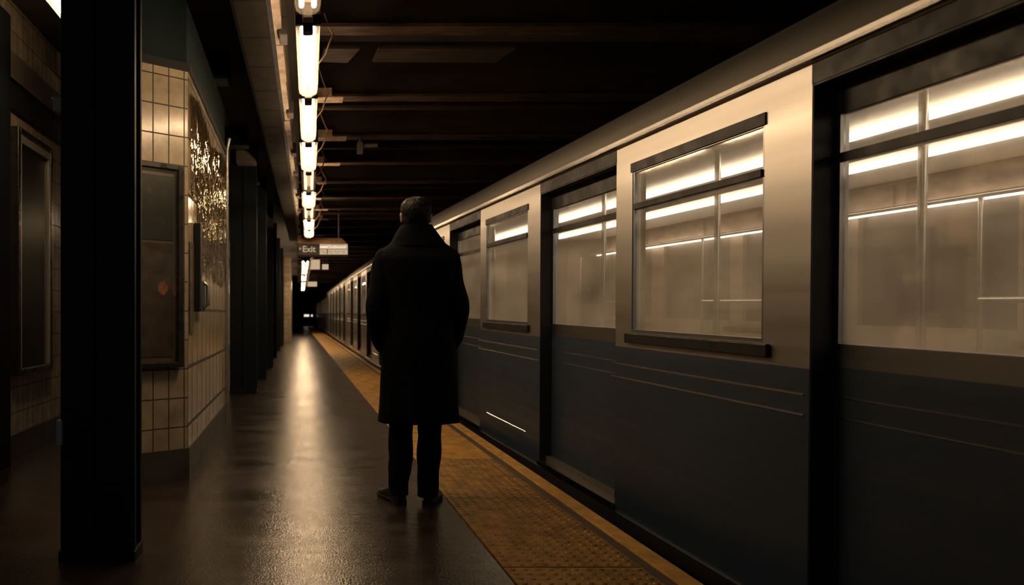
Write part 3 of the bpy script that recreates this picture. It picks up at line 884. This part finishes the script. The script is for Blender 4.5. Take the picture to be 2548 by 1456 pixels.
# ------------------------------------------------------------------ the person
PX, PY = .697, 4.49
M['coat'] = mat('navy_black_wool', (.0028, .0036, .0050), .9, c2=(.002, .0026, .0038), nscale=(90, 90, 90), bump=.35, bscale=(420, 420, 420), spec=.06)
M['trouser'] = mat('black_trouser', (.004, .0052, .007), .85, bump=.2, bscale=(300, 300, 300), spec=.06)
M['skin'] = mat('skin', (.42, .24, .16), .5, c2=(.36, .2, .13), nscale=(40, 40, 40))
M['hair'] = mat('dark_hair', (.006, .005, .0045), .5, c2=(.010, .008, .007), nscale=(120, 60, 40), spec=.15)
M['shoe'] = mat('black_leather', (.008, .008, .009), .22, bump=.1, bscale=(120, 120, 120))

def crom(keys, n):
    """Catmull-Rom through tuples"""
    out = []
    m = len(keys)
    for i in range(m - 1):
        p0 = keys[max(i - 1, 0)]; p1 = keys[i]; p2 = keys[i + 1]; p3 = keys[min(i + 2, m - 1)]
        for s in range(n):
            t = s / n
            out.append(tuple(.5 * (2 * b_ + (c_ - a_) * t + (2 * a_ - 5 * b_ + 4 * c_ - d_) * t * t + (3 * b_ - a_ - 3 * c_ + d_) * t ** 3) for a_, b_, c_, d_ in zip(p0, p1, p2, p3)))
    out.append(keys[-1])
    return out
def loft(b, rings, seg=48, cap0=True, cap1=True, wr=0., ws=8., seed=0., a0=0., a1=2 * PI):
    """rings: (z, cx, cy, hw, hd, exponent)"""
    full = abs(a1 - a0 - 2 * PI) < 1e-4
    cnt = seg if full else seg + 1
    vs = []
    for (z, cx, cy, hw, hd, ex) in rings:
        for k in range(cnt):
            a = a0 + (a1 - a0) * k / seg
            c, s = math.cos(a), math.sin(a)
            e = 2. / ex
            x = hw * math.copysign(abs(c) ** e, c); y = hd * math.copysign(abs(s) ** e, s)
            if wr:
                q = 1 + wr * noise.noise(Vector((cx * 5 + x * ws, y * ws + seed, z * ws * .8)))
                x *= q; y *= q
            vs.append((cx + x, cy + y, z))
    fs = []
    for i in range(len(rings) - 1):
        for k in range(seg):
            k2 = (k + 1) % cnt if full else k + 1
            fs.append((i * cnt + k, i * cnt + k2, (i + 1) * cnt + k2, (i + 1) * cnt + k))
    if full and cap0: fs.append(tuple(range(cnt - 1, -1, -1)))
    if full and cap1:
        o_ = (len(rings) - 1) * cnt
        fs.append(tuple(range(o_, o_ + cnt)))
    b.add(vs, fs, True)
    return b
def wtube(b, keys, n=8, seg=24, wr=0., ws=20., seed=0.):
    """tube through (x,y,z,r) keys with wrinkles"""
    ks = crom(keys, n)
    pts = [Vector(k[:3]) for k in ks]
    vs = []; prev = None; m = len(pts)
    for i, p in enumerate(pts):
        t = (pts[min(i + 1, m - 1)] - pts[max(i - 1, 0)]).normalized()
        if prev is None: u = t.cross(Vector((0, 1, 0))).normalized()
        else: u = (prev - t * prev.dot(t)).normalized()
        prev = u; w = t.cross(u)
        for k in range(seg):
            a = 2 * PI * k / seg
            d = u * math.cos(a) + w * math.sin(a)
            r = ks[i][3]
            if wr: r *= 1 + wr * noise.noise(Vector((p.x * 6 + d.x * 1.3, d.y * 1.3 + seed, p.z * ws)))
            vs.append(p + d * r)
    fs = [(i * seg + k, i * seg + (k + 1) % seg, (i + 1) * seg + (k + 1) % seg, (i + 1) * seg + k) for i in range(m - 1) for k in range(seg)]
    fs += [tuple(range(seg - 1, -1, -1)), tuple(range((m - 1) * seg, m * seg))]
    b.add(vs, fs, True)
    return b

# head surface: z relative to the head centre (1.685), face towards +y
HC = Vector((.0045, .035, 1.685))
head_keys = [  # z, half width, depth behind, depth in front
    (-.118, .018, -.03, .070), (-.108, .038, .0, .086), (-.09, .052, .035, .094), (-.065, .061, .064, .094), (-.035, .068, .083, .092),
    (0., .0735, .096, .091), (.03, .0755, .1, .094), (.06, .072, .096, .09), (.085, .06, .08, .075), (.102, .042, .056, .052), (.112, .02, .026, .024), (.1145, .002, .003, .003)]
def head_pt(kz, a, grow=0.):
    z, hw, db, df = kz
    hw += grow; db += grow; df += grow
    c, s = math.cos(a), math.sin(a)
    y = (df if s > 0 else db) * s
    if s < 0 and db < 0: y = db * s
    x = hw * c
    if s > 0 and grow == 0:
        fr_ = max(0, s) ** 14 if True else 0
        nose = math.exp(-((z + .022) / .020) ** 2) * .024 + math.exp(-((z - .004) / .018) ** 2) * .010
        y += nose * max(0, s) ** 40
        eye = math.exp(-((z - .008) / .010) ** 2) * math.exp(-((abs(x) - .032) / .014) ** 2)
        y -= .011 * eye * s
        brow = math.exp(-((z - .026) / .008) ** 2) * max(0, s) ** 3
        y += .005 * brow
        lip = (math.exp(-((z + .055) / .006) ** 2) + math.exp(-((z + .069) / .006) ** 2)) * max(0, s) ** 22
        y += .006 * lip
    return Vector((x, y, z))
hk = crom(head_keys, 4)
body = MB()
SEG = 64
vs = []; fs = []
for kz in hk:
    for k in range(SEG): vs.append(HC + head_pt(kz, 2 * PI * k / SEG))
for i in range(len(hk) - 1):
    for k in range(SEG): fs.append((i * SEG + k, i * SEG + (k + 1) % SEG, (i + 1) * SEG + (k + 1) % SEG, (i + 1) * SEG + k))
fs += [tuple(range(SEG - 1, -1, -1)), tuple(range((len(hk) - 1) * SEG, len(hk) * SEG))]
body.add(vs, fs, True)
for s_ in (-1, 1):   # ears, eyeballs
    body.ball((HC.x + s_ * .0835, HC.y - .004, HC.z - .008), (.0095, .019, .032))
    body.ball((HC.x + s_ * .0880, HC.y - .012, HC.z + .006), (.0085, .012, .02))
    body.ball((HC.x + s_ * .032, HC.y + .078, HC.z + .008), .0125)
loft(body, crom([(1.42, .01, .01, .075, .07, 2), (1.5, .008, .012, .058, .06, 2), (1.56, .005, .02, .055, .058, 2), (1.64, .003, .028, .055, .06, 2)], 4), 32)
loft(body, crom([(.86, .012, .0, .15, .10, 2.3), (.95, .012, 0, .165, .11, 2.3), (1.08, .014, 0, .145, .095, 2.3), (1.25, .014, 0, .165, .105, 2.4), (1.38, .012, 0, .18, .105, 2.4), (1.45, .012, 0, .15, .085, 2.3), (1.49, .01, .005, .075, .06, 2)], 5), 40)
for s_ in (-1, 1):
    ox = .012
    wtube(body, [(ox + s_ * .155, 0, 1.435, .052), (ox + s_ * .2, -.005, 1.33, .045), (ox + s_ * .228, -.03, 1.16, .036), (ox + s_ * .218, .04, 1.03, .034), (ox + s_ * .195, .09, .945, .026)], 6, 20)
    # hand resting in the coat pocket: palm, four bent fingers, thumb at the side
    hx, hy, hz = ox + s_ * .19, .105, .905
    body.ball((hx, hy, hz), (.017, .033, .045))
    for q, (dy, ln) in enumerate(((.026, .062), (.009, .07), (-.008, .066), (-.023, .052))):
        wtube(body, [(hx, hy + dy, hz - .03, .009), (hx - s_ * .004, hy + dy * 1.1, hz - .03 - ln * .55, .0085), (hx - s_ * .018, hy + dy * 1.1, hz - .03 - ln, .0075)], 4, 10)
    wtube(body, [(hx, hy + .024, hz + .015, .011), (hx - s_ * .008, hy + .048, hz - .008, .010), (hx - s_ * .016, hy + .052, hz - .036, .0085)], 4, 10)
legx = {-1: [(-.075, .86, .078), (-.085, .5, .055), (-.098, .1, .036)], 1: [(.092, .86, .078), (.083, .5, .055), (.068, .1, .036)]}
for s_ in (-1, 1):
    l = legx[s_]
    wtube(body, [(l[0][0], 0, .9, .08), (l[0][0], 0, .72, .075), (l[1][0], .005, .49, .052), (l[1][0], -.012, .34, .05), (l[2][0], -.01, .1, .034), (l[2][0] + s_ * .012, .02, .055, .03), (l[2][0] + s_ * .05, .1, .035, .024)], 5, 20)
bo = body.build('person', M['skin'], None, (PX, PY, 0), uv=False)
rm = bo.modifiers.new('join', 'REMESH'); rm.mode = 'VOXEL'; rm.voxel_size = .0055; rm.use_smooth_shade = True
tag(bo, 'person in a long dark overcoat with raised collar, standing back to camera, hands in pockets', 'person')

# hair
hair = MB()
vs = []; fs = []
for kz in hk:
    for k in range(SEG):
        a = 2 * PI * k / SEG; s = math.sin(a); c = math.cos(a)
        z = kz[0]
        # hairline: low at the nape, above the ear at the sides, high over the brow
        line = -.075 if s < -.45 else (-.075 + (s + .45) / .45 * .085 if s < 0 else .01 + s * .055)
        g = (.0115 if z > .02 else .0085 + .003 * max(0, (z + .05) / .07)) if z > line + .012 else (-.006 if z < line else -.006 + .0185 * (z - line) / .012)
        g += .004 * max(0, (z + .02) / .12) * (1 if z > line else 0)
        p = head_pt(kz, a, max(g, -.006))
        nz_ = noise.noise(Vector((p.x * 70, p.y * 40, p.z * 30)))
        if g > .003: p += p.normalized() * (.0035 * nz_ + .003 * noise.noise(p * 120))
        vs.append(p + HC)
for i in range(len(hk) - 1):
    for k in range(SEG): fs.append((i * SEG + k, i * SEG + (k + 1) % SEG, (i + 1) * SEG + (k + 1) % SEG, (i + 1) * SEG + k))
fs += [tuple(range((len(hk) - 1) * SEG, len(hk) * SEG))]
hair.add(vs, fs, True)
rnd = random.Random(3)
def skull(t, a, g):
    """point on the skull: t measured down from the crown, a round it, g above the skin"""
    z = .1145 * math.cos(t) if t < PI / 2 else -.118 * math.sin(t - PI / 2)
    for q in range(len(hk) - 1):
        if hk[q][0] <= z <= hk[q + 1][0]:
            f = (z - hk[q][0]) / max(1e-6, hk[q + 1][0] - hk[q][0])
            kz = tuple(u * (1 - f) + v * f for u, v in zip(hk[q], hk[q + 1]))
            break
    else: kz = hk[-1]
    return head_pt(kz, a, g) + HC, z
for q in range(1500):       # locks combed down from the crown
    a = rnd.uniform(0, 2 * PI); t = rnd.uniform(.03, 1.95) ** 1.0
    pts = []; sw = rnd.uniform(.0, .10) * (1.6 if t < .6 else .5) + rnd.gauss(0, .04)
    lift = abs(rnd.gauss(0, .0028 if t < .8 else .0015)); ok = True
    n_ = rnd.choice((4, 5, 6)) if t < 1.1 else 4
    for k in range(n_):
        s_ = math.sin(a)
        line = -.072 if s_ < -.45 else (-.072 + (s_ + .45) / .45 * .09 if s_ < 0 else .02 + s_ * .05)
        g = .0125 + lift * math.sin(PI * k / (n_ - 1)) - (.004 if t > 1.3 else 0) * min(1, (t - 1.3) / .4)
        if k in (0, n_ - 1): g -= .003
        p, z = skull(t, a, g)
        if z < line + (.004 if k else .02): ok = k > 2; break
        pts.append(p)
        t += rnd.uniform(.05, .09) if t > .5 else rnd.uniform(.09, .14)
        a += sw
    if len(pts) < 3: continue
    hair.tube(pts, [.0026] + [.0024] * (len(pts) - 2) + [.0007], 5)
hair.build('hair', M['hair'], bo, uv=False)

# trousers
tr = MB()
loft(tr, crom([(.74, .012, 0, .175, .13, 2.3), (.85, .012, 0, .178, .135, 2.3), (.95, .012, 0, .165, .12, 2.3), (1.02, .012, 0, .16, .115, 2.3)], 4), 40)
loft(tr, crom([(.055, -.100, -.015, .052, .068, 2.2), (.085, -.102, -.015, .056, .068, 2.2), (.13, -.104, -.018, .059, .068, 2.2), (.19, -.098, -.02, .065, .07, 2.2), (.30, -.092, -.015, .0695, .076, 2.2), (.47, -.088, 0, .072, .085, 2.2), (.65, -.082, 0, .085, .1, 2.2), (.86, -.078, 0, .09, .12, 2.2)], 8), 40, wr=.10, ws=17., seed=1.)
loft(tr, crom([(.045, .0635, -.03, .0555, .068, 2.2), (.085, .066, -.03, .058, .07, 2.2), (.14, .067, -.03, .0615, .07, 2.2), (.2, .068, -.025, .0635, .07, 2.2), (.30, .075, -.015, .0695, .076, 2.2), (.47, .0835, 0, .0685, .085, 2.2), (.65, .09, 0, .085, .1, 2.2), (.86, .1, 0, .09, .12, 2.2)], 8), 40, wr=.10, ws=17., seed=6.)
tr.build('trousers', M['trouser'], bo, uv=False)

# shoes
def shoe(heel, dirx, diry, parent):
    d = Vector((dirx, diry, 0)).normalized(); p = Vector((d.y, -d.x, 0))
    ln = .285
    prof = [(0, .026, .075), (.03, .035, .092), (.07, .037, .098), (.11, .037, .093), (.15, .041, .075), (.19, .046, .058), (.23, .046, .046), (.262, .036, .037), (.28, .018, .028), (.285, .004, .022)]
    up = MB(); vs = []; seg = 20
    pk = crom(prof, 3)
    for (t, hw, hz) in pk:
        for k in range(seg):
            a = PI * k / (seg - 1)
            c, s = math.cos(a), math.sin(a)
            q = heel + d * t + p * (hw * math.copysign(abs(c) ** .75, c)); vs.append((q.x, q.y, .018 + (hz - .018) * s ** .8))
    fs = [(i * seg + k, i * seg + k + 1, (i + 1) * seg + k + 1, (i + 1) * seg + k) for i in range(len(pk) - 1) for k in range(seg - 1)]
    fs += [tuple(range(seg)), tuple(range(len(pk) * seg - 1, (len(pk) - 1) * seg - 1, -1))]
    up.add(vs, fs, True)
    so = up.build('shoe', M['shoe'], parent, uv=False)
    sl = MB()
    def outline(g, ts):
        L1 = [(t, hw) for t, hw, hz in pk if ts[0] - 1e-6 <= t <= ts[1] + 1e-6]
        left = [heel + d * t - p * (hw + g) for t, hw in L1]; right = [heel + d * t + p * (hw + g) for t, hw in reversed(L1)]
        return [(q.x, q.y) for q in right + left][::1]
    pol = outline(.004, (0, .29))
    ar = sum(pol[i][0] * pol[(i + 1) % len(pol)][1] - pol[(i + 1) % len(pol)][0] * pol[i][1] for i in range(len(pol)))
    if ar < 0: pol = pol[::-1]
    sl.prism(pol, .010, .021)
    pol = outline(.003, (0, .075))
    ar = sum(pol[i][0] * pol[(i + 1) % len(pol)][1] - pol[(i + 1) % len(pol)][0] * pol[i][1] for i in range(len(pol)))
    if ar < 0: pol = pol[::-1]
    sl.prism(pol, 0.0, .012)
    pol = outline(.002, (.13, .29))
    ar = sum(pol[i][0] * pol[(i + 1) % len(pol)][1] - pol[(i + 1) % len(pol)][0] * pol[i][1] for i in range(len(pol)))
    if ar < 0: pol = pol[::-1]
    sl.prism(pol, 0.0, .012)
    sl.build('sole', M['rubber'], so, uv=False)
    lc = MB()
    for t, w, z in ((.115, .018, .094), (.132, .019, .085), (.149, .02, .077)):
        c0 = heel + d * t
        lc.tube([c0 - p * w + Vector((0, 0, z - .004)), c0 + Vector((0, 0, z + .004)), c0 + p * w + Vector((0, 0, z - .004))], .0028, 6)
    lc.build('laces', M['rubber'], so, uv=False)
    return so
shoe(Vector((-.088, -.052, 0)), -.33, .95, bo)
shoe(Vector((.055, -.085, 0)), .34, .94, bo)

# overcoat
ct = MB()
rings = crom([(.478, .0155, .01, .2385, .165, 2.5), (.6, .0155, .008, .228, .158, 2.5), (.75, .0155, .005, .221, .15, 2.5), (.9, .0145, .003, .214, .145, 2.5), (.98, .0145, 0, .203, .138, 2.5), (1.09, .015, 0, .192, .128, 2.5), (1.2, .015, 0, .198, .13, 2.5), (1.33, .0135, -.002, .214, .136, 2.5), (1.42, .009, -.002, .228, .132, 2.5), (1.455, .009, 0, .226, .120, 2.5), (1.479, .010, .002, .218, .110, 2.4), (1.503, .011, .005, .192, .100, 2.3), (1.522, .012, .008, .160, .092, 2.2), (1.54, .012, .012, .115, .08, 2.1)], 7)
vs_n = len(ct.v)
loft(ct, rings, 72, cap0=False, cap1=False, wr=.018, ws=7., seed=2.)
# a shallow back seam and vent folds near the hem, a front overlap ridge
nv = []
for (x, y_, z) in ct.v:
    if y_ < 0 and abs(x - .015) < .02: y_ += .004 * (1 - abs(x - .015) / .02)
    if z < .75 and y_ < 0:
        f_ = (.75 - z) / .27
        y_ += .012 * f_ * math.sin(x * 42.)
    if y_ > 0 and .0 < x < .09: y_ += .006
    nv.append((x, y_, z))
ct.v = nv
co_ = ct.build('overcoat', M['coat'], bo, uv=False)
sd = co_.modifiers.new('t', 'SOLIDIFY'); sd.thickness = .006; sd.offset = -1
for s_ in (-1, 1):
    sv = MB()
    if s_ < 0:
        ks = [(-.165, 0, 1.478, .03), (-.183, 0, 1.452, .053), (-.192, 0, 1.41, .063), (-.2, -.002, 1.35, .0655), (-.214, -.012, 1.27, .063), (-.236, -.03, 1.17, .0605), (-.236, -.022, 1.1, .0585), (-.222, .02, 1.02, .053), (-.208, .05, .965, .052), (-.182, .082, .915, .046), (-.165, .095, .89, .036)]
    else:
        ks = [(.178, 0, 1.478, .03), (.196, 0, 1.452, .053), (.202, 0, 1.41, .063), (.206, -.002, 1.35, .0655), (.216, -.012, 1.27, .064), (.2415, -.03, 1.18, .062), (.246, -.022, 1.11, .059), (.236, .02, 1.02, .056), (.23, .05, .965, .054), (.198, .082, .912, .047), (.178, .095, .89, .036)]
    wtube(sv, ks, 8, 28, wr=.055, ws=19., seed=3. * s_)
    sv.build('sleeve', M['coat'], co_, uv=False)
    # pocket flap
    fl_ = MB(); xx = .015 + s_ * .196
    fl_.box(xx - .004, xx + .004, .03, .16, .93, .985)
    fl_.build('pocket_flap', M['coat'], co_, rot=None, uv=False)
# raised collar, open at the front
cl = MB()
cr_ = crom([(1.500, .010, .004, .176, .105, 2.0), (1.528, .012, .004, .151, .098, 2.0), (1.56, .008, .006, .130, .094, 2.0), (1.595, .005, .008, .108, .09, 2.0), (1.622, .004, .006, .089, .087, 2.0), (1.63, .004, .006, .086, .088, 2.0)], 4)
loft(cl, cr_, 56, wr=.02, ws=10., seed=8., a0=PI / 2 + .42, a1=2 * PI + PI / 2 - .42)
clo = cl.build('collar', M['coat'], co_, uv=False)
sd = clo.modifiers.new('t', 'SOLIDIFY'); sd.thickness = .007; sd.offset = 1

# ------------------------------------------------------------------ world and view
w = bpy.data.worlds.new('world'); sc.world = w; w.use_nodes = True
bg = w.node_tree.nodes['Background']; bg.inputs[0].default_value = (.32, .52, .66, 1); bg.inputs[1].default_value = .29
vs_ = sc.view_settings
sc.display_settings.display_device = 'sRGB'
vs_.view_transform = 'Standard'; vs_.look = 'None'; vs_.exposure = 0.; vs_.gamma = 1.; vs_.use_curve_mapping = False
cy = sc.cycles
cy.max_bounces = 7; cy.diffuse_bounces = 3; cy.glossy_bounces = 4; cy.transparent_max_bounces = 12; cy.transmission_bounces = 4
cy.sample_clamp_indirect = 4.; cy.caustics_reflective = False; cy.caustics_refractive = False
cy.use_denoising = True
cy.denoising_input_passes = 'RGB_ALBEDO_NORMAL'
